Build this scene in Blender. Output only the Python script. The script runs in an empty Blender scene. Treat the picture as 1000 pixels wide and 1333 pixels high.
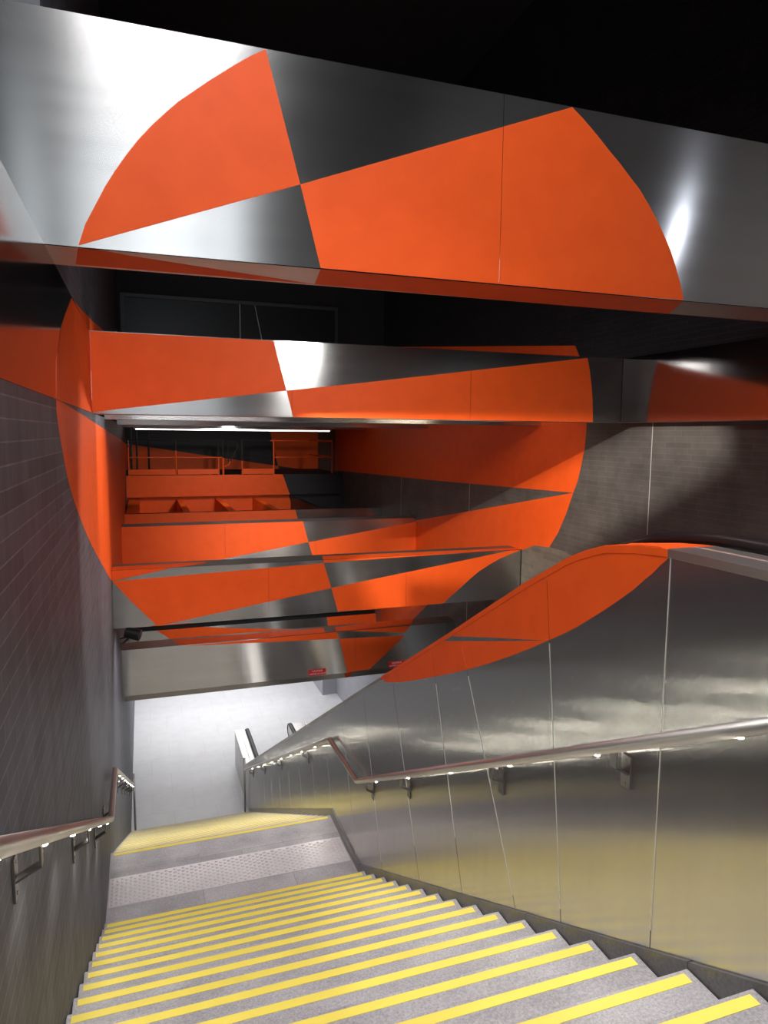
import bpy, bmesh, math, random
from mathutils import Vector, Matrix

# ----------------------------------------------------------------------------
# Metro entrance stairwell.  X runs across the stairs, Y down the stairs,
# Z up.  The numbers below are measured from eye height at the stair head;
# ZO lifts them so that the lower concourse floor lies at z = 0.
# ----------------------------------------------------------------------------
ZO = 8.36
C = bpy.context.scene.collection
random.seed(4)
PAINT = {"b1_front":[[[0.687,2.053],[0.874,1.379],[-0.281,0.942],[-0.245,1.05],[-0.19,1.157],[-0.143,1.249],[-0.093,1.331],[-0.035,1.418],[0.023,1.497],[0.09,1.576],[0.16,1.649],[0.226,1.714],[0.298,1.773],[0.373,1.834],[0.458,1.898],[0.527,1.95],[0.6,2.001]],[[0.874,1.379],[2.614,2.053],[2.69,2.002],[2.762,1.948],[2.84,1.885],[2.914,1.824],[2.995,1.761],[3.072,1.692],[3.156,1.62],[3.235,1.531],[3.304,1.445],[3.373,1.348],[3.431,1.258],[3.484,1.151],[3.53,1.042],[3.564,0.937],[0.99,0.937]]],"b1_bottom":[[[-0.28,3.978],[-0.328,4.413],[1.059,4.428],[-0.032,4.096]],[[0.991,4.003],[1.059,4.428],[3.855,4.473],[3.568,4.004]]],"left_fascia":[[[5.444,0.922],[4.983,0.75],[4.663,0.62],[4.425,0.471],[4.329,0.385],[4.298,0.332],[4.258,0.254],[4.24,0.176],[7.189,0.17],[7.29,0.94]]],"left_upper":[[[5.691,0.964],[6.533,1.02],[8.052,1.146],[10.889,1.409],[11.763,1.474],[7.718,0.958]]],"b2_front":[[[-0.435,0.929],[1.288,0.929],[1.42,0.433],[-0.236,0.207],[-0.44,0.177]],[[1.42,0.433],[2.223,0.537],[3.485,0.71],[5.048,0.922],[5.087,0.779],[5.117,0.617],[5.143,0.436],[5.162,0.16],[1.491,0.155]]],"right_upper":[[[22.309,2.769],[8.634,1.268],[8.471,1.038],[11.151,1.288]]],"left_wall":[[[4.247,0.174],[4.245,0.091],[4.321,-0.008],[4.379,-0.063],[4.458,-0.122],[4.539,-0.188],[4.635,-0.262],[4.799,-0.354],[4.999,-0.45],[5.318,-0.58],[5.726,-0.735],[6.253,-0.914],[6.989,-1.144],[8.028,-1.457],[9.506,-1.898],[10.257,-2.086],[16.485,-3.07],[20.351,-0.335],[18.026,-0.232],[7.04,0.094],[5.489,0.141]]],"b3_front":[[[-0.45,-1.859],[3.218,-1.884],[3.342,-2.345],[1.222,-2.671],[0.837,-2.738],[-0.474,-2.667]],[[3.342,-2.345],[5.843,-1.982],[5.854,-2.667],[3.431,-2.656]]],"girder":[[[-0.631,-1.896],[3.558,-1.895],[3.644,-2.22],[-0.642,-2.258]],[[0.087,-4.489],[0.067,-4.581],[0.546,-4.972],[0.825,-5.214],[4.458,-5.209],[4.417,-4.991],[3.064,-4.906],[1.963,-4.788],[1.177,-4.691],[0.837,-4.654],[1.743,-4.661]],[[4.356,-4.652],[4.417,-4.991],[4.458,-5.25],[5.907,-5.21],[5.858,-4.54]]],"b4_front":[[[-0.43,-2.013],[2.494,-1.913],[2.613,-2.298],[0.13,-2.675],[-0.017,-2.511],[-0.209,-2.293]],[[-0.449,-1.854],[0.352,-1.87],[-0.429,-2.008],[-0.462,-1.959]],[[2.613,-2.298],[2.973,-2.244],[4.468,-2.033],[5.625,-1.867],[5.815,-1.869],[5.613,-1.931],[5.432,-1.99],[5.237,-2.084],[5.042,-2.194],[4.89,-2.306],[4.744,-2.426],[4.592,-2.543],[4.415,-2.687],[2.715,-2.673]],[[2.489,-1.855],[2.496,-1.911],[3.441,-1.891],[4.465,-1.873],[5.275,-1.862],[5.723,-1.855],[5.723,-1.833]]],"Z":[-1.876,-3.793],"b4_top":[[[-0.458,9.881],[0.351,9.869],[0.804,10.126],[0.825,10.246],[-0.47,10.195]],[[2.484,9.832],[2.545,10.218],[5.896,10.099],[5.815,9.96]]],"b5_front":[[[0.561,-3.751],[3.376,-3.728],[3.432,-3.867],[2.233,-3.817],[1.4,-3.782]],[[3.432,-3.867],[4.756,-3.92],[4.487,-4.154],[4.033,-4.528],[3.59,-4.538]],[[3.389,-3.734],[3.583,-3.726],[4.739,-3.862],[4.834,-3.784],[4.897,-3.696],[3.401,-3.715]]],"b5_top":[[[0.41,12.755],[0.558,12.332],[3.148,12.344],[3.202,12.734]],[[3.371,12.397],[3.426,12.716],[5.194,12.984],[4.928,12.518]]],"lip":[[[3.645,-4.664],[3.938,-4.663],[3.716,-4.821],[3.685,-4.82]]],"right_wall":[[[21.624,0.27],[8.287,0.204],[8.287,0.077],[8.306,-0.157],[8.385,-0.461],[8.446,-0.65],[8.537,-0.816],[13.744,-0.976],[21.614,-1.177]],[[8.537,-0.816],[8.698,-1.146],[8.889,-1.451],[9.133,-1.722],[10.0,-1.912],[14.564,-2.696],[16.806,-3.069],[16.828,-2.31],[14.641,-1.955],[13.792,-1.802]],[[13.838,-3.723],[14.694,-4.273],[15.181,-4.663],[17.371,-5.478],[17.399,-4.424]]],"esc_side_low":[[[5.721,-2.202],[5.658,-2.203],[5.29,-2.072],[4.963,-1.941],[4.656,-1.812],[4.316,-1.67],[4.029,-1.542],[3.754,-1.416],[3.509,-1.295],[3.291,-1.183],[3.103,-1.08],[3.722,-1.262],[4.499,-1.488],[4.6,-1.53],[5.72,-2.16]]],"esc_side_up":[[[4.342,-1.406],[3.723,-1.24],[3.103,-1.08],[2.978,-1.013],[2.868,-0.949],[2.783,-0.895],[2.702,-0.841],[2.614,-0.782],[2.533,-0.724],[2.452,-0.665],[2.383,-0.606],[2.334,-0.567],[2.291,-0.526],[2.258,-0.498],[2.225,-0.464],[2.3,-0.45],[2.43,-0.463],[2.65,-0.497],[2.8,-0.545],[2.95,-0.607],[3.12,-0.697],[3.34,-0.812],[3.64,-0.982],[4.16,-1.277]]],"back_wall":[[[-0.519,-0.395],[4.423,-1.14],[5.17,-3.408],[-0.906,-3.188]],[[4.09,0.346],[4.423,-1.14],[6.855,-1.497],[6.848,0.386]]],"slab":[[[-0.725,-0.822],[3.834,-0.838],[4.353,-2.335],[-0.792,-2.981]]],"pit_back":[[[-0.749,-1.472],[4.082,-1.541],[4.503,-2.968],[-0.789,-2.777]]],"left_back":[],"split":[[0.882,-0.532],[2.211,-0.743],[3.101,-0.881],[3.544,0.164],[3.833,-0.988],[3.699,-0.448],[3.835,-0.746]],"low_incl":0}
XL, XR, RW = -0.44, 2.0, 5.84          # left wall, stair/escalator wall, right hall wall
TREAD, RISE = 0.3008, 0.1609

# ------------------------------------------------------------------ materials
def new_mat(name):
    m = bpy.data.materials.new(name); m.use_nodes = True
    nt = m.node_tree; b = nt.nodes['Principled BSDF']
    return m, nt, b

def N(nt, t, **kw):
    n = nt.nodes.new(t)
    for k, v in kw.items(): setattr(n, k, v)
    return n

def obj_coords(nt, scale=(1, 1, 1), rot=(0, 0, 0)):
    g = N(nt, 'ShaderNodeNewGeometry'); mp = N(nt, 'ShaderNodeMapping')
    mp.inputs['Scale'].default_value = scale; mp.inputs['Rotation'].default_value = rot
    nt.links.new(g.outputs['Position'], mp.inputs['Vector'])
    return mp.outputs['Vector']

def ramp(nt, src, p0, c0, p1, c1):
    r = N(nt, 'ShaderNodeValToRGB')
    e = r.color_ramp.elements
    e[0].position, e[0].color = p0, (*c0, 1); e[1].position, e[1].color = p1, (*c1, 1)
    nt.links.new(src, r.inputs['Fac']); return r.outputs['Color']

def steel(name, base=(.56, .56, .55), rough=.3, aniso=.8, tangent=(0, 0, 1), grain=(1, 1, 1), vary=.06, brush=0):
    m, nt, b = new_mat(name)
    b.inputs['Metallic'].default_value = 1
    b.inputs['Anisotropic'].default_value = aniso
    if aniso:
        c = N(nt, 'ShaderNodeCombineXYZ')
        for i in range(3): c.inputs[i].default_value = tangent[i]
        nt.links.new(c.outputs[0], b.inputs['Tangent'])
    if brush:   # microscopic brush grooves: the normal wavers along the tangent only
        g = N(nt, 'ShaderNodeNewGeometry'); sc_ = N(nt, 'ShaderNodeVectorMath', operation='SCALE'); sc_.inputs['Scale'].default_value = 9000
        wn = N(nt, 'ShaderNodeTexWhiteNoise'); nt.links.new(g.outputs['Position'], sc_.inputs[0]); nt.links.new(sc_.outputs[0], wn.inputs['Vector'])
        ma = N(nt, 'ShaderNodeMath', operation='MULTIPLY_ADD'); ma.inputs[1].default_value = brush; ma.inputs[2].default_value = -brush / 2
        nt.links.new(wn.outputs['Value'], ma.inputs[0])
        t2 = N(nt, 'ShaderNodeVectorMath', operation='SCALE'); t2.inputs[0].default_value = tangent; nt.links.new(ma.outputs[0], t2.inputs['Scale'])
        ad = N(nt, 'ShaderNodeVectorMath', operation='ADD'); nt.links.new(g.outputs['Normal'], ad.inputs[0]); nt.links.new(t2.outputs[0], ad.inputs[1])
        nm = N(nt, 'ShaderNodeVectorMath', operation='NORMALIZE'); nt.links.new(ad.outputs[0], nm.inputs[0])
        nt.links.new(nm.outputs[0], b.inputs['Normal'])
    n = N(nt, 'ShaderNodeTexNoise'); n.inputs['Scale'].default_value = 1.0; n.inputs['Detail'].default_value = 6
    nt.links.new(obj_coords(nt, grain), n.inputs['Vector'])
    col = ramp(nt, n.outputs['Fac'], .3, tuple(x * .95 for x in base), .7, tuple(min(1, x * 1.03) for x in base))
    nt.links.new(col, b.inputs['Base Color'])
    mr = N(nt, 'ShaderNodeMapRange'); mr.inputs['To Min'].default_value = rough - vary; mr.inputs['To Max'].default_value = rough + vary
    nt.links.new(n.outputs['Fac'], mr.inputs['Value']); nt.links.new(mr.outputs['Result'], b.inputs['Roughness'])
    return m

def plain(name, col, rough=.5, metal=0, spec=.5, emit=None, strength=0):
    m, nt, b = new_mat(name)
    b.inputs['Base Color'].default_value = (*col, 1); b.inputs['Roughness'].default_value = rough
    b.inputs['Metallic'].default_value = metal; b.inputs['Specular IOR Level'].default_value = spec
    if emit:
        b.inputs['Emission Color'].default_value = (*emit, 1); b.inputs['Emission Strength'].default_value = strength
    n = N(nt, 'ShaderNodeTexNoise'); n.inputs['Scale'].default_value = 3.0; n.inputs['Detail'].default_value = 4
    nt.links.new(obj_coords(nt), n.inputs['Vector'])
    nt.links.new(ramp(nt, n.outputs['Fac'], .3, tuple(x * .93 for x in col), .7, tuple(min(1, x * 1.05) for x in col)), b.inputs['Base Color'])
    return m

def tiled(name, col, joint, u='Y', v='Z', row=.068, width=.42, rough=.42, mortar=.0035, spec=.5, streak=None, diff=.17):
    """long thin slate tiles laid in courses"""
    m, nt, b = new_mat(name)
    g = N(nt, 'ShaderNodeNewGeometry'); s = N(nt, 'ShaderNodeSeparateXYZ'); c = N(nt, 'ShaderNodeCombineXYZ')
    nt.links.new(g.outputs['Position'], s.inputs[0])
    nt.links.new(s.outputs[u], c.inputs[0]); nt.links.new(s.outputs[v], c.inputs[1])
    br = N(nt, 'ShaderNodeTexBrick'); br.offset = .37; br.squash = .7; br.squash_frequency = 3
    br.inputs['Scale'].default_value = 1; br.inputs['Mortar Size'].default_value = mortar
    br.inputs['Mortar Smooth'].default_value = .2
    br.inputs['Brick Width'].default_value = width; br.inputs['Row Height'].default_value = row
    br.inputs['Color1'].default_value = (*[x * (1 - diff) for x in col], 1); br.inputs['Color2'].default_value = (*[x * (1 + .9 * diff) for x in col], 1)
    br.inputs['Mortar'].default_value = (*joint, 1)
    nt.links.new(c.outputs[0], br.inputs['Vector'])
    n = N(nt, 'ShaderNodeTexNoise'); n.inputs['Scale'].default_value = 2.2; n.inputs['Detail'].default_value = 8; n.inputs['Roughness'].default_value = .65
    nt.links.new(obj_coords(nt, streak or (1, 1, 1)), n.inputs['Vector'])
    mx = N(nt, 'ShaderNodeMix', data_type='RGBA', blend_type='MULTIPLY'); mx.inputs['Factor'].default_value = 1
    nt.links.new(br.outputs['Color'], mx.inputs['A'])
    nt.links.new(ramp(nt, n.outputs['Fac'], .3, (.72, .72, .72), .72, (1.25, 1.25, 1.25)), mx.inputs['B'])
    nt.links.new(mx.outputs['Result'], b.inputs['Base Color'])
    b.inputs['Roughness'].default_value = rough; b.inputs['Specular IOR Level'].default_value = spec
    bp = N(nt, 'ShaderNodeBump'); bp.inputs['Strength'].default_value = .25; bp.inputs['Distance'].default_value = .004
    nt.links.new(br.outputs['Fac'], bp.inputs['Height']); bp.invert = True
    nt.links.new(bp.outputs['Normal'], b.inputs['Normal'])
    return m

def orange(name, bump_tiles=False, rough=.55):
    m, nt, b = new_mat(name)
    b.inputs['Roughness'].default_value = rough; b.inputs['Specular IOR Level'].default_value = .3
    n = N(nt, 'ShaderNodeTexNoise'); n.inputs['Scale'].default_value = 5; n.inputs['Detail'].default_value = 5
    nt.links.new(obj_coords(nt), n.inputs['Vector'])
    nt.links.new(ramp(nt, n.outputs['Fac'], .3, (.78, .088, .008), .7, (.85, .100, .010)), b.inputs['Base Color'])
    if bump_tiles:
        g = N(nt, 'ShaderNodeNewGeometry'); s = N(nt, 'ShaderNodeSeparateXYZ'); c = N(nt, 'ShaderNodeCombineXYZ')
        nt.links.new(g.outputs['Position'], s.inputs[0]); nt.links.new(s.outputs['Y'], c.inputs[0]); nt.links.new(s.outputs['Z'], c.inputs[1])
        br = N(nt, 'ShaderNodeTexBrick'); br.offset = .37; br.squash = .7; br.squash_frequency = 3
        br.inputs['Scale'].default_value = 1; br.inputs['Mortar Size'].default_value = .003
        br.inputs['Brick Width'].default_value = .42; br.inputs['Row Height'].default_value = .068
        nt.links.new(c.outputs[0], br.inputs['Vector'])
        bp = N(nt, 'ShaderNodeBump'); bp.inputs['Strength'].default_value = .3; bp.inputs['Distance'].default_value = .004; bp.invert = True
        nt.links.new(br.outputs['Fac'], bp.inputs['Height']); nt.links.new(bp.outputs['Normal'], b.inputs['Normal'])
    return m

def granite(name, dark, light, scale=90, rough=.5, tile=None, joint=.6, vary=0, cloud=.18):
    m, nt, b = new_mat(name)
    v = obj_coords(nt)
    n = N(nt, 'ShaderNodeTexNoise'); n.inputs['Scale'].default_value = scale; n.inputs['Detail'].default_value = 3; n.inputs['Roughness'].default_value = .7
    n2 = N(nt, 'ShaderNodeTexNoise'); n2.inputs['Scale'].default_value = 3.5; n2.inputs['Detail'].default_value = 6
    nt.links.new(v, n.inputs['Vector']); nt.links.new(v, n2.inputs['Vector'])
    c1 = ramp(nt, n.outputs['Fac'], .32, dark, .68, light)
    mx = N(nt, 'ShaderNodeMix', data_type='RGBA', blend_type='MULTIPLY'); mx.inputs['Factor'].default_value = 1
    nt.links.new(c1, mx.inputs['A']); nt.links.new(ramp(nt, n2.outputs['Fac'], .3, (1 - cloud,) * 3, .7, (1 + .8 * cloud,) * 3), mx.inputs['B'])
    out = mx.outputs['Result']
    if tile:
        br = N(nt, 'ShaderNodeTexBrick'); br.offset = .5
        br.inputs['Scale'].default_value = 1; br.inputs['Mortar Size'].default_value = .004
        br.inputs['Brick Width'].default_value = tile[0]; br.inputs['Row Height'].default_value = tile[1]
        br.inputs['Color1'].default_value = (1 - vary,) * 3 + (1,); br.inputs['Color2'].default_value = (1 + vary,) * 3 + (1,); br.inputs['Mortar'].default_value = (joint,) * 3 + (1,)
        nt.links.new(v, br.inputs['Vector'])
        m2 = N(nt, 'ShaderNodeMix', data_type='RGBA', blend_type='MULTIPLY'); m2.inputs['Factor'].default_value = 1
        nt.links.new(out, m2.inputs['A']); nt.links.new(br.outputs['Color'], m2.inputs['B']); out = m2.outputs['Result']
    nt.links.new(out, b.inputs['Base Color'])
    b.inputs['Roughness'].default_value = rough
    return m

M = dict(
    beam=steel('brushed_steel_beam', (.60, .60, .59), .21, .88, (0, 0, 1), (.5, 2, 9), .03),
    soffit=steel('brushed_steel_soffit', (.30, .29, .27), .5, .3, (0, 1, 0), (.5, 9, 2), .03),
    side=steel('brushed_steel_side', (.60, .595, .58), .21, .99, (0, -.97, .24), (2, 12, .7), .001, .62),
    soffit_wide=steel('brushed_steel_wide_soffit', (.62, .61, .58), .45, .3, (0, 1, 0), (.5, 9, 2), .03),
    lip=steel('brushed_steel_lip', (.42, .40, .36), .45, .6, (0, 0, 1), (.5, 2, 9), .03),
    mirror=steel('polished_steel', (.30, .28, .28), .10, 0, vary=.02),
    mirror_dark=plain('polished_dark_panel', (.012, .010, .011), .14, spec=.22),
    rail=steel('satin_steel', (.62, .60, .57), .4, 0),
    joint=plain('bright_joint', (.62, .61, .58), .4, metal=.4),
    dark_steel=steel('dark_steel', (.10, .095, .10), .45, 0),
    bracket=steel('dark_bracket_steel', (.26, .25, .25), .35, 0),
    slate_shaded=tiled('shaded_slate_tile', (.016, .0145, .017), (.035, .032, .036), spec=.3),  # right wall slate darkened in colour, standing for the unlit upper part
    plate=tiled('light_slate_tile', (.15, .13, .10), (.17, .15, .12), rough=.5),
    slate=tiled('slate_tile_left', (.096, .098, .118), (.175, .178, .20), streak=(1, 2.5, .35), rough=.55, spec=.2, row=.08, width=.52),
    slate_r=tiled('slate_tile_right', (.088, .078, .070), (.115, .103, .092), rough=.55, spec=.3, diff=.09),
    slate_x=tiled('slate_tile_cross', (.07, .066, .072), (.12, .12, .12), u='X'),
    black=plain('black_paint', (.012, .011, .013), .55),
    black_steel=plain('black_metal', (.015, .014, .016), .4),
    charcoal=plain('charcoal_render', (.014, .013, .017), .6),
    orange=orange('orange_gloss_paint'),
    orange_t=orange('orange_paint_on_tile', True, .5),
    step=granite('grey_granite', (.27, .262, .278), (.47, .455, .48), 95, .45),
    landing=granite('grey_granite_landing', (.27, .262, .28), (.45, .435, .465), 95, .42, tile=(.9, .45), joint=.72, vary=.16),
    skirt=granite('dark_granite', (.09, .09, .093), (.16, .157, .16), 60, .3),
    floor=granite('pale_stone_floor', (.55, .55, .56), (.62, .62, .63), 60, .45, tile=(.9, .9), joint=.8, cloud=.05),
    entry=granite('entry_stone', (.30, .29, .29), (.42, .40, .40), 60, .45, tile=(.6, .6), joint=.7),
    yellow=plain('yellow_tape', (.85, .70, .115), .55),
    tactile=plain('stamped_steel', (.62, .60, .62), .4, metal=.35),
    rubber=plain('black_rubber', (.010, .009, .010), .42, spec=.3),
    grey_rubber=plain('grey_rubber', (.30, .30, .34), .4),
    red=plain('red_enamel', (.66, .016, .02), .45),
    white=plain('white_lettering', (.85, .85, .85), .5),
    white_wall=plain('white_render', (.62, .62, .64), .7),
    lilac=plain('grey_render', (.30, .30, .33), .5),
    lobby=plain('lobby_wall', (.42, .41, .40), .6),
    rust=plain('red_oxide_post', (.35, .09, .07), .5),
    led=plain('led_lens', (1, 1, 1), .3, emit=(1, .93, .78), strength=60),
    tube=plain('lamp_tube', (1, 1, 1), .3, emit=(1, .97, .92), strength=6),
)
M['led'].cycles.emission_sampling = 'NONE'

# -------------------------------------------------------------------- builders
WLOC = {}
def link(o, parent=None):
    C.objects.link(o)
    if parent is not None:
        o.parent = parent
    return o

def thing(name, label, cat, loc, group=None, kind=None):
    o = bpy.data.objects.new(name, None); C.objects.link(o); o.empty_display_size = .2
    w = Vector((loc[0], loc[1], loc[2] + ZO)); o.location = w; WLOC[o.name] = w
    o['label'] = label; o['category'] = cat
    if group: o['group'] = group
    if kind: o['kind'] = kind
    return o

def obj(name, bm, mats, parent=None, label=None, cat=None, group=None, kind=None, smooth=False, bevel=0):
    if not isinstance(mats, (list, tuple)): mats = [mats]
    bmesh.ops.recalc_face_normals(bm, faces=[f for f in bm.faces if f.material_index != 9])
    lo = Vector((1e9,) * 3); hi = -lo
    for v in bm.verts:
        v.co.z += ZO
        for i in range(3): lo[i] = min(lo[i], v.co[i]); hi[i] = max(hi[i], v.co[i])
    c = (lo + hi) / 2; c.z = lo.z
    for v in bm.verts: v.co -= c
    me = bpy.data.meshes.new(name); bm.to_mesh(me); bm.free()
    for m in mats: me.materials.append(m)
    if smooth:
        for p in me.polygons: p.use_smooth = True
    o = bpy.data.objects.new(name, me); link(o, parent)
    WLOC[o.name] = c
    o.location = c - WLOC[parent.name] if parent is not None else c
    if label: o['label'] = label
    if cat: o['category'] = cat
    if group: o['group'] = group
    if kind: o['kind'] = kind
    if bevel:
        bv = o.modifiers.new('edge', 'BEVEL'); bv.width = bevel; bv.segments = 2; bv.limit_method = 'ANGLE'
    return o

def box(bm, x0, x1, y0, y1, z0, z1, mi=0):
    vs = [bm.verts.new((x, y, z)) for x in (x0, x1) for y in (y0, y1) for z in (z0, z1)]
    for idx in ((0, 1, 3, 2), (4, 6, 7, 5), (0, 4, 5, 1), (2, 3, 7, 6), (0, 2, 6, 4), (1, 5, 7, 3)):
        bm.faces.new([vs[i] for i in idx]).material_index = mi

def place(axis, c, u, v):
    return (c, u, v) if axis == 'X' else (u, c, v) if axis == 'Y' else (u, v, c)

def prism(bm, axis, c0, c1, poly, mi=0):
    """solid with outline poly in the plane axis = c, from c0 to c1"""
    P = []
    for p in poly:
        if not P or abs(p[0] - P[-1][0]) + abs(p[1] - P[-1][1]) > 1e-4: P.append(p)
    while len(P) > 2 and abs(P[0][0] - P[-1][0]) + abs(P[0][1] - P[-1][1]) < 1e-4: P.pop()
    if len(P) < 3: return
    a = [bm.verts.new(place(axis, c0, *p)) for p in P]; b = [bm.verts.new(place(axis, c1, *p)) for p in P]
    bm.faces.new(a).material_index = mi; bm.faces.new(b[::-1]).material_index = mi
    for i in range(len(P)):
        j = (i + 1) % len(P)
        bm.faces.new((a[i], b[i], b[j], a[j])).material_index = mi

def clip(poly, a, b, c):
    """part of the polygon where a*u + b*v <= c"""
    out = []
    for i in range(len(poly)):
        p, q = poly[i - 1], poly[i]
        dp, dq = a * p[0] + b * p[1] - c, a * q[0] + b * q[1] - c
        if (dp <= 0) != (dq <= 0):
            t = dp / (dp - dq); out.append((p[0] + t * (q[0] - p[0]), p[1] + t * (q[1] - p[1])))
        if dq <= 0: out.append(tuple(q))
    return out

def clip_rect(poly, u0, u1, v0, v1):
    for h in ((-1, 0, -u0), (1, 0, u1), (0, -1, -v0), (0, 1, v1)):
        if len(poly) < 3: return []
        poly = clip(poly, *h)
    return poly

def panel(bm, axis, c, out, rect, paints=(), t=.02, mi=0, pm=1, film=.0012):
    """a cladding sheet facing out (+1/-1) with films of paint on it"""
    u0, u1, v0, v1 = rect
    prism(bm, axis, c, c - out * t, [(u0, v0), (u1, v0), (u1, v1), (u0, v1)], mi)
    for p in paints:
        q = clip_rect(p, u0, u1, v0, v1)
        if len(q) > 2: prism(bm, axis, c - out * .0005, c + out * film, q, pm)

def tube(bm, pts, r, n=12, cap=True, mi=0, sx=1.0):
    pts = [Vector(p) for p in pts]; rings = []
    for i, p in enumerate(pts):
        d0 = (p - pts[i - 1]).normalized() if i else None
        d1 = (pts[i + 1] - p).normalized() if i < len(pts) - 1 else None
        d = d1 if d0 is None else d0 if d1 is None else (d0 + d1).normalized()
        k = 1.0 if d0 is None or d1 is None else 1 / max(.4, d.dot(d1))
        ref = Vector((1, 0, 0)) if abs(d.x) < .9 else Vector((0, 1, 0))
        s = (ref - d * ref.dot(d)).normalized(); w = d.cross(s)
        rings.append([bm.verts.new(p + r * (math.cos(a) * s * sx + math.sin(a) * w * k)) for a in [2 * math.pi * j / n for j in range(n)]])
    for a, b in zip(rings, rings[1:]):
        for j in range(n): bm.faces.new((a[j], a[(j + 1) % n], b[(j + 1) % n], b[j])).material_index = mi
    if cap:
        bm.faces.new(rings[0][::-1]).material_index = mi; bm.faces.new(rings[-1]).material_index = mi

def bar(bm, p, q, w, t, up=(0, 0, 1), mi=0):
    """flat bar from p to q, w wide along `up` x direction, t thick"""
    p, q = Vector(p), Vector(q); d = (q - p).normalized(); u = Vector(up)
    s = d.cross(u).normalized(); w2 = s.cross(d).normalized()
    vs = [bm.verts.new(e + s * a * w / 2 + w2 * b * t / 2) for e in (p, q) for a, b in ((-1, -1), (1, -1), (1, 1), (-1, 1))]
    for idx in ((0, 1, 2, 3), (7, 6, 5, 4), (0, 4, 5, 1), (1, 5, 6, 2), (2, 6, 7, 3), (3, 7, 4, 0)):
        bm.faces.new([vs[i] for i in idx]).material_index = mi

def BM(): return bmesh.new()
def slab(name, x0, x1, y0, y1, z0, z1, mat, **kw):
    bm = BM(); box(bm, x0, x1, y0, y1, z0, z1); return obj(name, bm, mat, **kw)

# ------------------------------------------------------------------- the shell
ST = dict(kind='structure')
slab('floor', -3, 9, 14.2, 33, -8.66, -8.36, M['floor'], label='pale stone floor of the lower concourse', cat='floor', **ST)
slab('floor_landing', XL, XR, 6.207, 7.571, -4.75, -4.5, M['landing'], label='grey granite landing between the two stair flights', cat='floor', **ST)
bm = BM(); box(bm, -5, XR, -9, 1.093 - TREAD, -1.9, -1.604); obj('floor_entry', bm, M['entry'], label='entrance floor at the stair head', cat='floor', **ST)
bm = BM()
prism(bm, 'X', XL, XL - .25, [(-1.5, -8.9), (26, -8.9), (26, -3.2), (20.4, -3.2), (20.4, .17), (-1.5, .17)])
for p in PAINT['left_wall']: prism(bm, 'X', XL - .0005, XL + .0012, clip(clip(p, 0, 1, .168), 1, 0, 20.3), 1)
obj('wall_left', bm, [M['slate'], M['orange_t']], label='dark slate tiled wall left of the stairs with orange paint', cat='wall', **ST)
bm = BM()
box(bm, -.46, -.7, 4.46, 17, .9, 6.6)
for p in PAINT['left_upper']: prism(bm, 'X', -.4605, -.4588, p, 1)
obj('wall_left_upper', bm, [M['slate'], M['orange_t']], label='dark tiled wall above the left fascia', cat='wall', **ST)
bm = BM()
box(bm, RW, RW + .25, -9, 25, -8.9, .93)
for p in PAINT['right_wall']: prism(bm, 'X', RW + .0005, RW - .0012, clip(p, 1, 0, 24), 1)
for y in (6.95, 11.9, 15.6): box(bm, RW - .001, RW + .01, y - .006, y + .006, -7, .93, 2)
obj('wall_right', bm, [M['slate_r'], M['orange_t'], M['joint']], label='brown slate tiled hall wall right of the escalators', cat='wall', **ST)
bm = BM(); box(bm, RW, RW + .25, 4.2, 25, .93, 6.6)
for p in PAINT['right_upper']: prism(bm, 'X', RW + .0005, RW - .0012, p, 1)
obj('wall_right_upper', bm, [M['slate_shaded'], M['orange_t']], label='upper part of the right hall wall, its shade put into the slate colour', cat='wall', **ST)
slab('wall_entrance_right', RW, RW + .25, -9, 4.2, .93, 6.6, M['lobby'], label='grey right wall of the entrance hall', cat='wall', **ST)
slab('wall_back_upper', -.6, RW, 17, 17.2, .35, 6.6, M['charcoal'], label='dark wall high above the far beams', cat='wall', **ST)
slab('wall_entrance_left', -5.2, -5, -9, 4.6, -1.9, 6.6, M['black'], label='dark side wall of the entrance hall', cat='wall', **ST)
slab('wall_return', -5, -.7, 4.46, 4.7, -1.9, 6.6, M['black'], label='dark return wall left of the wide beam', cat='wall', **ST)
slab('ceiling', -5.2, RW + .25, -9.2, 17.2, 6.6, 6.8, M['black'], label='black ceiling of the entrance hall', cat='ceiling', **ST)
slab('ceiling_lower', -3, 9, 17.46, 33, -5.35, -5.2, M['white_wall'], label='pale ceiling of the lower concourse', cat='ceiling', **ST)
slab('ceiling_plant', -2.5, RW + .25, 17.3, 24.3, .5, .7, M['black'], label='black ceiling of the plant room', cat='ceiling', **ST)
slab('wall_concourse_end', -3, 9, 33, 33.2, -8.36, -5.2, M['white_wall'], label='pale end wall of the lower concourse', cat='wall', **ST)
slab('wall_concourse_left', -3.2, -3, 25.8, 33, -8.36, -5.2, M['white_wall'], label='pale left wall of the lower concourse', cat='wall', **ST)
bm = BM(); box(bm, 5.72, 5.8, 15, 20.99, -8.36, -5.2); box(bm, 5.25, 5.8, 20.99, 26, -8.36, -5.2)
obj('wall_concourse_right', bm, M['lilac'], label='grey wall and pier right of the lower concourse', cat='wall', **ST)
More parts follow.
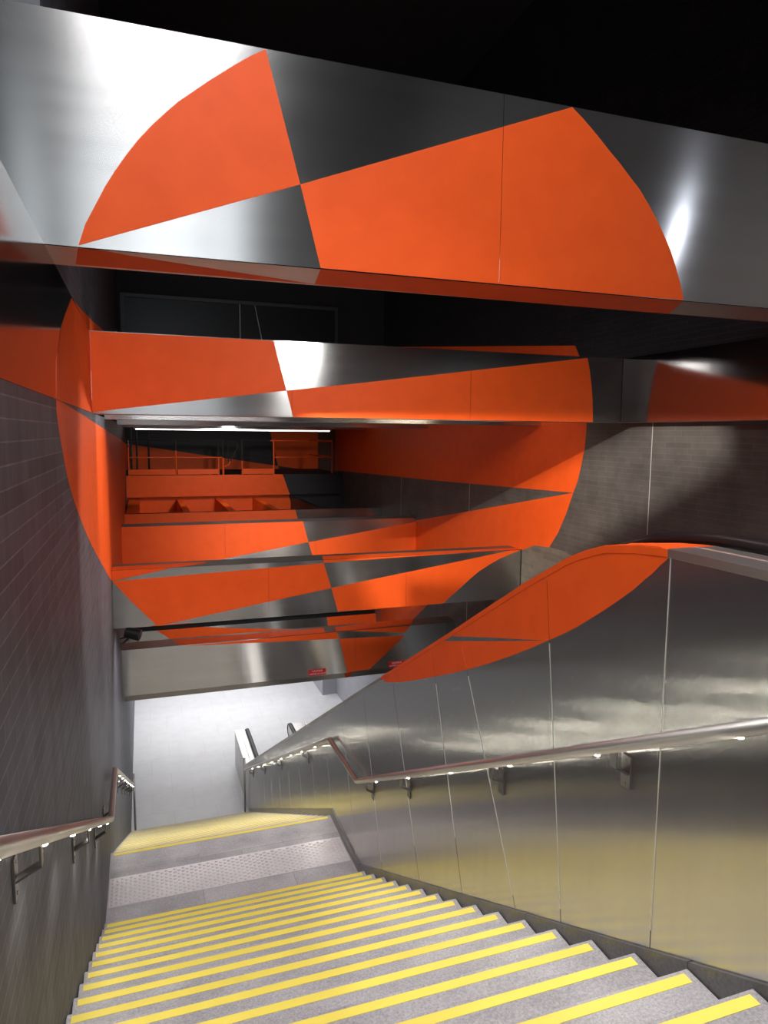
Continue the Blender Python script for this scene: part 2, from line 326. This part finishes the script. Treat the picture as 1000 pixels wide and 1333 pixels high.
# entrance wall with its tall daylight window, behind the viewpoint
WX0, WX1, WZ0, WZ1 = -2.35, 2.45, 1.0, 6.2
bm = BM()
for x0, x1, z0, z1 in ((-5.2, WX0, -1.9, 6.6), (WX1, RW, -1.9, 6.6), (WX0, WX1, -1.9, WZ0), (WX0, WX1, WZ1, 6.6)): box(bm, x0, x1, -9.2, -9, z0, z1)
obj('wall_entrance', bm, M['lobby'], label='entrance wall around the tall window', cat='wall', **ST)
bm = BM()
box(bm, -1.9, -1.3, -9.19, -9.0, WZ0, WZ1)
for x in (-.98, -.32, 1.5): box(bm, x - .07, x + .07, -9.15, -8.95, WZ0, WZ1)
obj('window_1', bm, M['rust'], label='red posts of the tall entrance window', cat='window', **ST)

# plant room behind the far opening
bm = BM(); panel(bm, 'Y', 24.0, -1, (-2.2, RW, -2.6, .5), PAINT['back_wall'], t=.2)
obj('wall_back', bm, [M['charcoal'], M['orange']], label='back wall of the plant room, half orange', cat='wall', **ST)
bm = BM(); panel(bm, 'Y', 20.97, -1, (-2.2, RW, -3.6, -1.87), PAINT['pit_back'], t=.2)
obj('wall_pit', bm, [M['charcoal'], M['orange']], label='wall of the pit below the plant platform', cat='wall', **ST)
slab('floor_pit', -2.2, RW, 17.46, 20.95, -3.7, -3.6, M['black'], label='dark floor of the pit', cat='floor', **ST)
slab('wall_plant_left', -2.4, -2.2, 17.3, 24.2, -3.6, .5, M['charcoal'], label='dark left wall of the plant room', cat='wall', **ST)

# dark granite skirting along the right side of the stairs
bm = BM()
SK = [(.8, -1.43), (6.39, -4.39), (7.52, -4.39), (14.5, -8.14)]
jy = [.8, 2.0, 3.2, 4.4, 5.6, 6.39, 7.52, 8.8, 10.1, 11.4, 12.7, 14.5]
def sk(y):
    for (a, b), (c, d) in zip(SK, SK[1:]):
        if y <= c: return b + (d - b) * (y - a) / (c - a)
for a, b in zip(jy, jy[1:]):
    prism(bm, 'X', 1.985, 2.02, [(a + .002, sk(a) - .55), (b - .002, sk(b) - .55), (b - .002, sk(b)), (a + .002, sk(a))])
obj('baseboard_right', bm, M['skirt'], label='dark granite skirting right of the stairs', cat='skirting', **ST)

# ------------------------------------------------------------------- stairs
def step_mesh():
    bm = BM(); box(bm, XL, 1.985, -TREAD, 0, -RISE, 0); return bm
def make_flight(label, n, y0, z0, last_gap):
    fl = thing('stair_flight', label, 'stairs', ((XL + XR) / 2, y0, z0))
    st0 = None
    for k in range(n):
        y, z = y0 - TREAD * k, z0 + RISE * k
        if st0 is None:
            bm = BM(); box(bm, XL + .006, 1.98, y - TREAD - .02, y, z - RISE, z)
            st0 = obj('step', bm, M['step'], fl, bevel=.006); st = st0
            bm = BM(); box(bm, XL + .03, 1.945, y - .066, y - .020, z - .002, z + .0022)
            tp0 = obj('nosing_strip', bm, [M['yellow'], M['step']], st0, label='yellow anti-slip strip')
        else:
            st = st0.copy(); C.objects.link(st); st.parent = fl; st.location = st0.location + Vector((0, -TREAD * k, RISE * k))
            tp = tp0.copy(); C.objects.link(tp); tp.parent = st
    return fl
up = make_flight('upper grey granite stair flight with wide yellow strips, nearest the viewer', 18, 6.207, -4.5 + RISE, 0)
lo = make_flight('lower grey granite stair flight below the landing, its yellow strips packed close together', 24, 7.571 + TREAD * 23, -4.5 - RISE * 23, 0)

# tactile strip on the landing
bm = BM(); box(bm, XL + .01, 1.97, 6.645, 7.10, -4.502, -4.495)
x = XL + .05
row = 0
while x < 1.95:
    y = 6.675 + (.028 if row % 2 else 0)
    while y < 7.085:
        r_ = .019
        a = [bm.verts.new((x + r_ * math.cos(t), y + r_ * math.sin(t), -4.4955)) for t in [i * math.pi / 4 for i in range(8)]]
        b = [bm.verts.new((x + .6 * r_ * math.cos(t), y + .6 * r_ * math.sin(t), -4.486)) for t in [i * math.pi / 4 for i in range(8)]]
        for i in range(8): bm.faces.new((a[i], a[(i + 1) % 8], b[(i + 1) % 8], b[i]))
        bm.faces.new(b)
        y += .056
    x += .042; row += 1
obj('tactile_strip', bm, M['tactile'], label='studded steel tactile warning strip across the grey landing', cat='tactile paving')

# ------------------------------------------------------------------- beams
def cross_beam(label, x0, x1, y, z0, z1, depth, seams, front=(), top=(), bottom=(), lip=None):
    b = thing('cross_beam', label, 'beam', ((x0 + x1) / 2, y, z0))
    xs = [x0] + list(seams) + [x1]
    for a, c in zip(xs, xs[1:]):
        bm = BM(); panel(bm, 'Y', y, -1, (a + .0015, c - .0015, z0, z1), front)
        obj('front_panel', bm, [M['beam'], M['orange']], b)
    bm = BM(); panel(bm, 'Z', z0, -1, (x0, x1, y + .0205, y + depth), bottom)
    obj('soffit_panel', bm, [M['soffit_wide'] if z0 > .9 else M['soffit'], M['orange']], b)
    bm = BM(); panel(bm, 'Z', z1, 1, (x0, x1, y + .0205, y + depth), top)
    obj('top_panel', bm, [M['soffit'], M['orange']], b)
    bm = BM(); box(bm, x0, x1, y + depth - .02, y + depth, z0 + .021, z1 - .021)
    obj('back_panel', bm, M['beam'], b)
    return b
cross_beam('widest steel beam nearest the viewer, painted with the largest orange fan', -1.6, RW, 4.0, .935, 2.055, .46, (2.133,), PAINT['b1_front'], (), PAINT['b1_bottom'])
cross_beam('second steel beam from the viewer, orange at both ends with a white gleam between', XL, 5.56, 7.2, .165, .935, .45, (1.477, 3.518), PAINT['b2_front'])
cross_beam('orange and steel beam directly above the black spot lamp, one above the lowest beam', XL, RW, 9.9, -2.665, -1.866, .45, (1.676, 3.807), PAINT['b4_front'], PAINT['b4_top'])
cross_beam('deep-set orange beam in front of the pit joists', XL, RW, 14.6, -2.675, -1.885, .45, (1.573, 3.50), PAINT['b3_front'])
b5 = cross_beam('lowest steel beam, carrying the two red headroom signs', XL, RW, 12.4, -4.55, -3.73, .45, (1.587, 3.753), PAINT['b5_front'], PAINT['b5_top'])
bm = BM(); panel(bm, 'Y', 12.85, -1, (XL + .02, RW, -4.81, -4.53), PAINT['lip'], t=.05)
obj('drip_lip', bm, [M['lip'], M['orange']], b5)
cross_beam('steel ceiling beam behind the second orange beam, only its underside showing', XL, RW, 9.46, .15, .75, .45, ())
cross_beam('steel ceiling beam farther back, only its thin underside showing', XL, RW, 14.0, .125, .75, .45, ())
b8 = cross_beam('farthest steel ceiling beam above the plant room, with a lamp tube below', XL, RW, 18.4, .10, .5, .45, ())
GX = XL + .006
gd = thing('girder', 'deep girder at the front edge of the pit, orange with a steel right end', 'girder', (2.7, 17, -5.2))
bm = BM(); panel(bm, 'Y', 17.0, -1, (GX, RW - .006, -4.59, -1.90), PAINT['girder'], t=.03); obj('upper_panel', bm, [M['beam'], M['orange']], gd)
bm = BM(); panel(bm, 'Y', 17.0, -1, (GX, 5.7, -5.19, -4.70), PAINT['girder'], t=.03); obj('lower_panel', bm, [M['beam'], M['orange']], gd)
bm = BM(); box(bm, GX, 5.7, 17.12, 17.4, -5.19, -1.95); obj('core', bm, M['black_steel'], gd)
bm = BM(); box(bm, GX, RW - .006, 17.035, 17.44, -2.0, -1.93); obj('top_flange', bm, M['dark_steel'], gd)

# linear lamp under the farthest beam
lt = thing('ceiling_lamp', 'thin white lamp tube glowing under the farthest ceiling beam', 'lamp', (2.0, 18.6, .05))
bm = BM(); box(bm, -.2, 4.9, 18.55, 18.65, .07, .098); obj('lamp_housing', bm, M['white'], lt)
bm = BM(); tube(bm, [(-.15, 18.6, .06), (4.85, 18.6, .06)], .014, 8); obj('lamp_tube', bm, M['tube'], lt)

# side fascias of the first ring
fa = thing('trim_1', 'polished dark steel fascia above the left wall, reflecting the second beam', 'fascia', (XL, 3, .17), kind='structure')
bm = BM(); panel(bm, 'X', XL, 1, (-1.5, 7.195, .172, .935), PAINT['left_fascia'], t=.02); obj('face_sheet', bm, [M['mirror_dark'], M['orange']], fa)
bm = BM(); box(bm, XL - .02, XL - .12, -1.5, 7.2, .172, .205); obj('ledge', bm, M['dark_steel'], fa)
fb = thing('trim_2', 'polished steel fascia at far right, reflecting the orange beam end', 'fascia', (5.56, 4, .17), kind='structure')
bm = BM(); panel(bm, 'X', 5.56, -1, (-1.5, 7.19, .165, .935), t=.02); obj('face_sheet', bm, M['mirror'], fb)
bm = BM(); panel(bm, 'Z', .165, -1, (5.58, RW - .006, -1.5, 7.65), t=.02); obj('soffit_sheet', bm, M['soffit'], fb)

# dark glazed hatch high on the upper back wall
wf = thing('hatch_frame', 'dark framed glazed hatch high on the black back wall', 'hatch', (2.1, 17, 2.0))
bm = BM()
for x0, x1, z0, z1 in ((-.38, -.30, 2.0, 3.06), (4.55, 4.62, 2.0, 3.06), (-.30, 4.55, 2.98, 3.06), (-.30, 4.55, 2.0, 2.08)): box(bm, x0, x1, 16.92, 17.0, z0, z1)
obj('frame', bm, M['dark_steel'], wf)
bm = BM(); box(bm, -.30, 4.55, 16.97, 17.0, 2.08, 2.98); obj('pane', bm, plain('dark_glass', (.006, .006, .008), .3), wf)
bm = BM(); tube(bm, [(2.25, 16.95, 2.98), (2.25, 16.95, 2.08)], .012, 6); tube(bm, [(2.6, 16.95, 2.98), (2.78, 16.95, 2.08)], .012, 6); obj('hanger_rod', bm, M['rail'], wf)

# paler tile patch on the right hall wall beside the third beam
pl = thing('wall_patch', 'curved-top pale slate patch on the right wall beside the lower beam end', 'plate', (RW - .02, 9.0, -2.6))
bm = BM(); prism(bm, 'X', RW - .001, RW - .02, [(9.88, -2.7), (9.88, -1.87), (9.5, -1.73), (9.1, -1.70), (8.7, -1.70), (8.3, -1.75), (8.0, -2.1), (8.0, -2.7)])
obj('sheet', bm, M['plate'], pl)

# red headroom signs on the lowest beam
def text_mesh(s, size):
    cu = bpy.data.curves.new('txt', 'FONT'); cu.body = s; cu.size = size; cu.align_x = 'CENTER'; cu.extrude = .0004
    o = bpy.data.objects.new('txt', cu); C.objects.link(o)
    bpy.context.view_layer.update()
    me = bpy.data.meshes.new_from_object(o.evaluated_get(bpy.context.evaluated_depsgraph_get()))
    bpy.data.objects.remove(o); return me
for x0, lab in ((2.83, 'red headroom sign left of the orange wedge on the lowest beam'), (4.42, 'red headroom sign right of the orange wedge, half hidden by the escalator side')):
    s = thing('headroom_sign', lab, 'sign', (x0 + .17, 12.39, -4.52), 'red headroom signs')
    bm = BM(); box(bm, x0, x0 + .335, 12.39, 12.4, -4.535, -4.415); obj('plate', bm, M['red'], s)
    for line, dz in (('HAUTEUR', .072), ('LIMIT\u00c9E \u00c0 2,45 M', .018)):
        me = text_mesh(line, .046 if dz > .05 else .042); me.materials.append(M['white'])
        t = bpy.data.objects.new('lettering', me); link(t, s)
        t.rotation_euler = (math.pi / 2, 0, 0); t.location = (0, -.0008, -.015 + dz)

# ------------------------------------------------------------------- escalators
INC = .56
def deck_z(y, dx=0):
    """height of the deck edge of the nearest escalator balustrade along Y"""
    pts = [(-4, -.45), (2.05, -.45), (2.26, -.452), (2.43, -.466), (2.65, -.50), (2.80, -.548), (2.95, -.61), (3.12, -.70), (3.34, -.815), (3.64, -.985), (4.16, -1.28), (15.05, -7.385), (15.2, -7.44), (15.4, -7.45), (17.05, -7.45)]
    for (a, b), (c, d) in zip(pts, pts[1:]):
        if y <= c: return b + (d - b) * (y - a) / (c - a)
    return -7.45
YS = [-4, 0, 1.2, 1.7, 2.05, 2.15, 2.25, 2.35, 2.45, 2.55, 2.65, 2.75, 2.85, 2.95, 3.05, 3.15, 3.3, 3.5, 3.7, 3.9, 4.16, 4.6, 5.2, 5.8, 6.6, 7.6, 8.6, 10, 12, 14, 15.05, 15.15, 15.25, 15.4, 16, 16.6, 17.05]

def escalator(label, xa, panels):
    e = thing('escalator', label, 'escalator', (xa + .85, 8, -8.36))
    # seam lines: (y at foot, z at foot, y at head, z at head)
    seams = [(-4, -2, -4, 0), (1.12, -2, 1.12, 0), (2.229, -2.1, 2.235, -.47), (2.891, -2.46, 3.127, -.779), (3.374, -2.706, 4.03, -1.59), (4.175, -2.81, 4.559, -1.829), (4.93, -3.316, 5.32, -2.50)]
    y = 5.75
    while y < 14.6:
        z = -.85 - .56 * y + .1; seams.append((y, z, y + .42, z + 1.0)); y += .8
    seams.append((15.4, -8.36, 15.4, -7.4)); seams.append((17.06, -8.36, 17.06, -7.4))
    X = xa
    if panels:
        top = [(y, deck_z(y) - .036) for y in YS]
        bot = [(y, (sk(min(14.49, max(.81, y))) - .3) if y < 14.4 else -8.36) for y in YS]
        full = top + bot[::-1]
        for (a0, b0, a1, b1), (c0, d0, c1, d1) in zip(seams, seams[1:]):
            def half(ya, za, yb, zb, s, off):
                nx, nz = (zb - za), -(yb - ya); L = math.hypot(nx, nz); nx, nz = nx / L * s, nz / L * s
                return (nx, nz, nx * ya + nz * za - off)
            h1 = half(a0, b0, a1, b1, -1, .0025); h2 = half(c0, d0, c1, d1, 1, .0025)
            q = clip(clip(full, *h1), *h2)
            if len(q) < 3: continue
            bm = BM(); prism(bm, 'X', X, X + .015, q)
            for p in PAINT['esc_side_low'] + PAINT['esc_side_up']:
                w = clip(clip(p, *h1), *h2)
                if len(w) > 2: prism(bm, 'X', X + .0005, X - .0012, w, 1)
            obj('side_panel', bm, [M['side'], M['orange']], e)
            if c0 == 2.891: c1, d1 = 3.085, -1.09
            bm = BM(); bar(bm, (X + .005, c0, d0), (X + .005, c1, d1), .005, .013, up=(1, 0, 0))
            if 1.5 < c0 < 14: obj('seam_strip', bm, M['joint'], e, label='bright steel joint between panels')
        bm = BM()
        for a, b in zip(YS, YS[1:]):   # backing sheet
            vs = [bm.verts.new((X + .02, y, z)) for y, z in ((a, deck_z(a) - .05), (b, deck_z(b) - .05), (b, max(-8.36, deck_z(b) - 2.2)), (a, deck_z(a) - 2.2))]
            bm.faces.new(vs)
        obj('backing_sheet', bm, M['dark_steel'], e)
    for side, x0 in ((1, xa), (-1, xa + 1.7)):
        # coping strip, deck and moulding of one balustrade
        bm = BM()
        prof = [(0, -.035), (-.003, -.033), (-.003, 0), (.004, .002), (.13, .002), (.135, .006), (.14, .002), (.24, .002), (.24, -.12), (.02, -.12)]
        ring = [[bm.verts.new((x0 + side * px, y, deck_z(y) + pz)) for px, pz in prof] for y in YS]
        np_ = len(prof)
        for i, (a, b) in enumerate(zip(ring, ring[1:])):
            ym = (YS[i] + YS[i + 1]) / 2
            for j in range(np_):
                f = bm.faces.new((a[j], a[(j + 1) % np_], b[(j + 1) % np_], b[j]))
                f.material_index = 1 if (panels and side == 1 and 2.25 < ym < 5.75 and j < 8) else 0
        bm.faces.new(ring[0]); bm.faces.new(ring[-1][::-1])
        obj('deck', bm, [M['rail'], M['orange']], e)
        bm = BM()
        hx = x0 + side * .305
        line = [(hx, y, deck_z(y) + .02) for y in YS[:-1]] + [(hx, 17.0, -7.44), (hx, 17.12, -7.5), (hx, 17.16, -7.6), (hx, 17.1, -7.72), (hx, 16.9, -7.78)]
        tube(bm, line, .034, 12, sx=1.4); obj('handrail_belt', bm, M['rubber'], e, smooth=True, label='black rubber handrail')
        bm = BM()
        poly = [(y, deck_z(y) - .03) for y in YS] + [(17.1, -7.6), (17.1, -8.36), (15.2, -8.36)] + [(y, deck_z(y) - 1.0) for y in YS[::-1] if y < 14.6]
        prism(bm, 'X', x0 + side * .245, x0 + side * .34, poly); obj('balustrade', bm, M['rail'], e)
    bm = BM()
    for a, b in zip(YS, YS[1:]):
        vs = [bm.verts.new((x, y, max(-8.34, deck_z(y) - .95))) for x, y in ((xa + .34, a), (xa + 1.36, a), (xa + 1.36, b), (xa + .34, b))]
        bm.faces.new(vs)
    obj('step_band', bm, M['dark_steel'], e)
    return e
escalator('steel escalator right of the stairs, its panelled side carrying an orange lens shape', 2.0, True)
escalator('second steel escalator beyond, only its lower newel ends showing', 3.78, False)

# ------------------------------------------------------------------- handrails
LED_SPOTS = []
def handrail(label, xr, xw, led_y, br_y, path, post_y):
    s = 1 if xw > xr else -1
    h = thing('handrail', label, 'handrail', (xr, path[-1][0], -8.36))
    def rz(y):
        for (a, b), (c, d) in zip(path, path[1:]):
            if y <= c: return b + (d - b) * (y - a) / (c - a)
        return path[-1][1]
    bm = BM(); tube(bm, [(xr, y, z) for y, z in path], .027, 16); obj('rail_tube', bm, M['rail'], h, smooth=True)
    for y in br_y:
        z = rz(y); bm = BM()
        bar(bm, (xr, y, z - .02), (xr, y, z - .095), .045, .007, up=(1, 0, 0))
        bar(bm, (xr - s * .002, y, z - .091), (xw - s * .004, y, z - .135), .045, .007, up=(0, 0, 1))
        box(bm, xw - s * .009, xw - s * .002, y - .03, y + .03, z - .20, z - .05)
        for dz in (-.07, -.18): tube(bm, [(xw - s * .008, y, z + dz), (xw - s * .012, y, z + dz)], .007, 8)
        obj('bracket', bm, M['bracket'], h)
    for y in led_y:
        z = rz(y); bm = BM()
        tube(bm, [(xr, y, z - .020), (xr, y, z - .031)], .011, 10); obj('rail_lamp', bm, M['led'], h, label='small bright lamp under the rail')
        LED_SPOTS.append((xr - s * .004, y, z - .045, -s))
    bm = BM(); zt = rz(post_y) + .26
    tube(bm, [(xr, post_y, -8.36), (xr, post_y, zt)], .022, 12); obj('post', bm, M['rail'], h, smooth=True)
    bm = BM(); tube(bm, [(xr, post_y, -8.36), (xr, post_y, -8.345)], .06, 16); obj('base_plate', bm, M['rail'], h)
    return h
handrail('steel handrail with small lamps on the right panelled wall, kinked at the landing', 1.925, 2.0,
         (1.77, 2.545, 3.325, 4.11, 4.90, 5.69, 8.08, 8.85, 9.60, 10.36, 11.2, 11.97, 12.73, 13.5),
         (2.43, 3.54, 5.06, 6.0, 8.77, 10.73, 12.4, 13.9),
         [(.3, -.21), (6.284, -3.43), (7.35, -3.46), (14.7, -7.345)], 14.72)
handrail('steel handrail with small lamps on the left tiled wall, beside the tactile strip', -.355, -.44,
         (1.75, 2.5, 3.34, 4.17, 5.0, 5.79, 8.35, 9.1, 9.9, 10.7, 11.5, 12.3, 13.1, 13.9),
         (2.42, 4.12, 5.6, 6.65, 8.3, 9.5, 10.7, 11.9, 13.1, 14.1),
         [(.3, -.20), (6.33, -3.44), (7.3, -3.44), (14.7, -7.345)], 14.72)

# ------------------------------------------------------------------- plant room
pf = thing('platform', 'concrete plant platform with an orange front edge behind the railing', 'platform', (2, 22, -1.86))
bm = BM(); panel(bm, 'Y', 20.8, -1, (-2.19, RW - .006, -1.86, -1.24), PAINT['slab'], t=.15); obj('front_edge', bm, [M['charcoal'], M['orange']], pf)
bm = BM(); box(bm, -2.19, RW - .006, 20.955, 23.985, -1.86, -1.24); obj('deck', bm, M['charcoal'], pf)
for i, (x, w) in enumerate(((-.26, .30), (.98, .16), (2.06, .16), (3.16, .16), (4.32, .16))):
    bm = BM(); box(bm, x - w / 2, x + w / 2, 17.46, 20.955, -3.6, -1.93)
    obj('pit_joist', bm, [M['orange'] if i < 4 else M['black']], label=('orange joist at the left end of the pit', 'orange pit joist, second from the left wall', 'orange pit joist near the middle, third from the left wall', 'orange pit joist next to the bare dark one', 'bare dark pit joist at the right, unpainted')[i], cat='joist', group='joists across the pit')
gr = thing('guard_rail', 'thin guard rail along the plant platform, orange and black', 'railing', (2, 20.85, -1.24))
def two_tone(name, segs, r=.022):
    for pts, m in segs:
        bm = BM(); tube(bm, pts, r, 8); obj(name, bm, M[m], gr)
YR = 20.86
two_tone('top_rail', [([(-.42, YR, -.235), (2.23, YR, -.235)], 'black_steel'), ([(2.75, YR, -.235), (3.62, YR, -.235)], 'black_steel'), ([(3.62, YR, -.235), (5.52, YR, -.235), (5.52, 23.9, -.235)], 'orange')])
two_tone('mid_rail', [([(-.42, YR, -.73), (2.2, YR, -.73)], 'orange'), ([(2.75, YR, -.73), (3.72, YR, -.73)], 'black_steel'), ([(3.72, YR, -.73), (5.52, YR, -.73), (5.52, 23.9, -.73)], 'orange')], .016)
for x, zs, m in ((-.38, -.45, 'black_steel'), (.9, -.53, 'black_steel'), (2.1, -.72, 'black_steel'), (2.23, -.74, 'black_steel'), (2.78, -.83, 'black_steel')):
    bm = BM(); r_ = .03 if x == 2.23 else .02
    tube(bm, [(x, YR, -1.24), (x, YR, zs)], r_, 8, mi=1); tube(bm, [(x, YR, zs), (x, YR, -.22)], r_, 8)
    obj('post', bm, [M['black_steel'], M['orange']], gr)
for x, y in ((3.72, YR), (5.52, YR)):
    bm = BM(); tube(bm, [(x, y, -1.24), (x, y, -.22)], .022, 8); obj('post', bm, M['orange'], gr)
for x0, x1 in ((-.36, .88), (.94, 2.12), (2.8, 3.72)):
    bm = BM(); box(bm, x0, x1, YR - .01, YR + .01, -1.225, -1.07); obj('toe_board', bm, M['orange'], gr)
bm = BM()
arc = [(2.24, YR, -.25), (2.5, YR, -.25)] + [(2.5 + .15 * math.sin(a), YR, -.40 + .15 * math.cos(a)) for a in [i * math.pi / 10 for i in range(1, 7)]] + [(2.44, YR, -.85)]
tube(bm, arc, .018, 8); tube(bm, [(2.38, YR, -.25), (2.38, YR, -.92)], .012, 8)
tube(bm, [(2.44, YR, -.85), (2.36, YR, -.97), (2.24, YR, -.99)], .018, 8, mi=1)
obj('gate_loop', bm, [M['black_steel'], M['orange']], gr)
ld = thing('ladder', 'narrow dark ladder at the left of the plant room', 'ladder', (-.1, 22.5, -1.24))
for x in (-.32, -.16):
    bm = BM(); tube(bm, [(x, 22.5, -1.24), (x, 22.5, .45)], .03, 8); obj('stile', bm, M['black_steel'], ld)
bm = BM()
for k in range(13): tube(bm, [(-.32, 22.5, -1.1 + .12 * k), (.18, 22.5, -1.1 + .12 * k)], .012, 6, mi=1 if -1.1 + .12 * k < -.45 else 0)
tube(bm, [(.18, 22.5, -1.24), (.18, 22.5, .45)], .03, 8)
obj('rungs', bm, [M['black_steel'], M['orange']], ld)

# black spot lamp on the left wall between the two lowest beams
sp = thing('spot_lamp', 'black spot lamp on the left wall just above the lowest beam', 'spotlight', (-.38, 12.0, -3.55))
bm = BM(); tube(bm, [(-.34, 12.0, -3.30), (-.12, 11.93, -3.36)], .095, 20); obj('lamp_body', bm, M['black_steel'], sp)
bm = BM(); tube(bm, [(-.44, 12.0, -3.50), (-.40, 12.0, -3.50), (-.25, 11.98, -3.36)], .018, 8); tube(bm, [(-.44, 12.03, -3.42), (-.30, 12.0, -3.38)], .012, 8); obj('yoke', bm, M['black_steel'], sp)

# unseen floodlight behind the widest beam; added flaps shape its shadow edges
f1 = thing('ceiling_floodlight', 'black floodlight with added light flaps on the back of the widest beam', 'floodlight', (.3, 4.46, 1.2))
L_ = Vector((.3, 4.52, 1.07))
bm = BM(); tube(bm, [(.16, 4.505, 1.10), (.285, 4.518, 1.085)], .034, 16); box(bm, .17, .21, 4.461, 4.52, 1.12, 1.15); obj('lamp_body', bm, M['black_steel'], f1)
for nm, fn, dz in (('lower added light flap', lambda y: .042 - .55 * (y - 5.295), -.075), ('upper added light flap', lambda y: -.01 - .327 * (y - 7.65), .09)):
    e = [L_ + .012 * (Vector((RW, y, fn(y))) - L_) for y in (1.0, 5.295, 8.1, 13 if dz < 0 else 18)]
    bm = BM(); a = [bm.verts.new(v) for v in e]; b = [bm.verts.new(v + Vector((0, 0, dz))) for v in e]
    for i in range(3): bm.faces.new((a[i], a[i + 1], b[i + 1], b[i]))
    obj('light_flap', bm, M['black'], f1, label=nm)

# ------------------------------------------------------------------- lights
def area(name, loc, target, sx, sy, power, col=(1, 1, 1), spread=180):
    l = bpy.data.lights.new(name, 'AREA'); l.shape = 'RECTANGLE'; l.size = sx; l.size_y = sy; l.energy = power; l.color = col; l.spread = math.radians(spread)
    o = bpy.data.objects.new(name, l); C.objects.link(o)
    p = Vector(loc) + Vector((0, 0, ZO)); t = Vector(target) + Vector((0, 0, ZO))
    o.location = p; o.rotation_euler = (t - p).to_track_quat('-Z', 'Y').to_euler(); return o
def spot(name, loc, target, power, angle, blend=.3, r=.05, col=(1, .95, .88)):
    l = bpy.data.lights.new(name, 'SPOT'); l.energy = power; l.spot_size = math.radians(angle); l.spot_blend = blend; l.shadow_soft_size = r; l.color = col
    o = bpy.data.objects.new(name, l); C.objects.link(o)
    p = Vector(loc) + Vector((0, 0, ZO)); t = Vector(target) + Vector((0, 0, ZO))
    o.location = p; o.rotation_euler = (t - p).to_track_quat('-Z', 'Y').to_euler(); return o
#LIGHTS
area('concourse_ceiling_light', (2.0, 20.5, -5.42), (2.0, 20.5, -9), 5, 5, 195, (1, .99, 1))
area('concourse_ceiling_light_far', (2.0, 27, -5.42), (2.0, 27, -9), 6, 6, 200, (1, .99, 1))
area('entrance_ceiling_light', (.38, .3, 6.3), (.6, 3.2, -3), 1.7, 1.7, 235, (1, .97, .98), 110)
area('beam_fill', (2.12, 4.56, 1.3), (2.4, 8.0, -3.6), .5, .5, 42, (1, .98, .96))  # added fill behind the widest beam, also gives the second beam its gleam
area('ring_fill', (1.0, 7.72, .82), (1.2, 9.8, -5.0), 2.2, .2, 50, (.98, .97, 1), 130)  # unseen fill added to brighten the beams and stairs farther down
area('ring_fill_warm', (4.2, 7.72, .82), (3.6, 11.0, -4.4), 1.0, .2, 26, (1, .85, .62), 140)  # added warm fill for a tan gleam on the far beams
spot('beam_spot', (5.2, 2.0, 2.0), (3.2, 5.5, 1.2), 8, 64, .5, .025, (.82, .87, 1))
spot('side_fill', (-1.6, .6, 4.2), (2.0, 3.6, -1.2), 420, 40, .5, .08, (1, .97, .93))  # extra light with no fixture, brightens the orange lens on the escalator side
spot('art_spot_right', (.3, 4.52, 1.07), (RW, 8.8, -1.2), 1900, 54, .3, .0025)
spot('art_spot_left', (5.2, 7.9, .05), (XL, 7.6, -1.1), 800, 48, .4, .05)
spot('plant_spot', (2.2, 17.7, .05), (2.0, 21.5, -1.6), 170, 100, .5, .1)
area('stair_fill', (1.2, 10.15, -2.72), (1.2, 10.4, -8), 2.6, .3, 60, (1, .98, .99), 150)  # fill added under a beam to lift the lower flight and lowest beam
area('pit_fill', (2.6, 9.95, .26), (2.6, 14.6, -2.6), 3.0, .2, 46, (1, .97, .95), 58)  # unseen fill put in to light the deep-set orange beam
for x, y, z, s in LED_SPOTS:
    l = bpy.data.lights.new('rail_lamp_light', 'SPOT'); l.energy = 5.5 if x > 0 else 5.5; l.spot_size = math.radians(172); l.spot_blend = .25; l.shadow_soft_size = .03; l.color = (1, .95, .80)
    o = bpy.data.objects.new('rail_lamp_light', l); C.objects.link(o); o.location = (x, y, z + ZO); o.rotation_euler = (0, math.radians(-50 if x < 0 else 48), 0)
w = bpy.data.worlds.new('daylight'); bpy.context.scene.world = w; w.use_nodes = True
bg = w.node_tree.nodes['Background']; bg.inputs[0].default_value = (.86, .93, 1, 1); bg.inputs[1].default_value = 2.0
pt = area('window_portal', ((WX0 + WX1) / 2, -9.1, (WZ0 + WZ1) / 2), ((WX0 + WX1) / 2, 0, (WZ0 + WZ1) / 2), WX1 - WX0, WZ1 - WZ0, 1)
pt.data.cycles.is_portal = True

# ------------------------------------------------------------------- camera
cam = bpy.data.cameras.new('camera'); co = bpy.data.objects.new('camera', cam); C.objects.link(co)
F = 906.1285
cam.sensor_fit = 'VERTICAL'; cam.sensor_height = 36.0; cam.lens = F * 36.0 / 1333.0; cam.clip_start = .05; cam.clip_end = 200
yw, pt_, rl = math.radians(19.12885), math.radians(-6.40822), math.radians(.55744)
f = Vector((math.sin(yw) * math.cos(pt_), math.cos(yw) * math.cos(pt_), math.sin(pt_)))
rt = Vector((math.cos(yw), -math.sin(yw), 0)); u = rt.cross(f)
r2 = rt * math.cos(rl) + u * math.sin(rl); u2 = -rt * math.sin(rl) + u * math.cos(rl)
co.matrix_world = Matrix(((r2.x, u2.x, -f.x, 0), (r2.y, u2.y, -f.y, 0), (r2.z, u2.z, -f.z, ZO), (0, 0, 0, 1)))
sc = bpy.context.scene; sc.camera = co
sc.view_settings.view_transform = 'Standard'; sc.view_settings.look = 'None'; sc.view_settings.gamma = 1; sc.view_settings.use_curve_mapping = False
sc.view_settings.exposure = 0.0
sc.cycles.use_denoising = True
sc.cycles.max_bounces = 8; sc.cycles.sample_clamp_indirect = 6
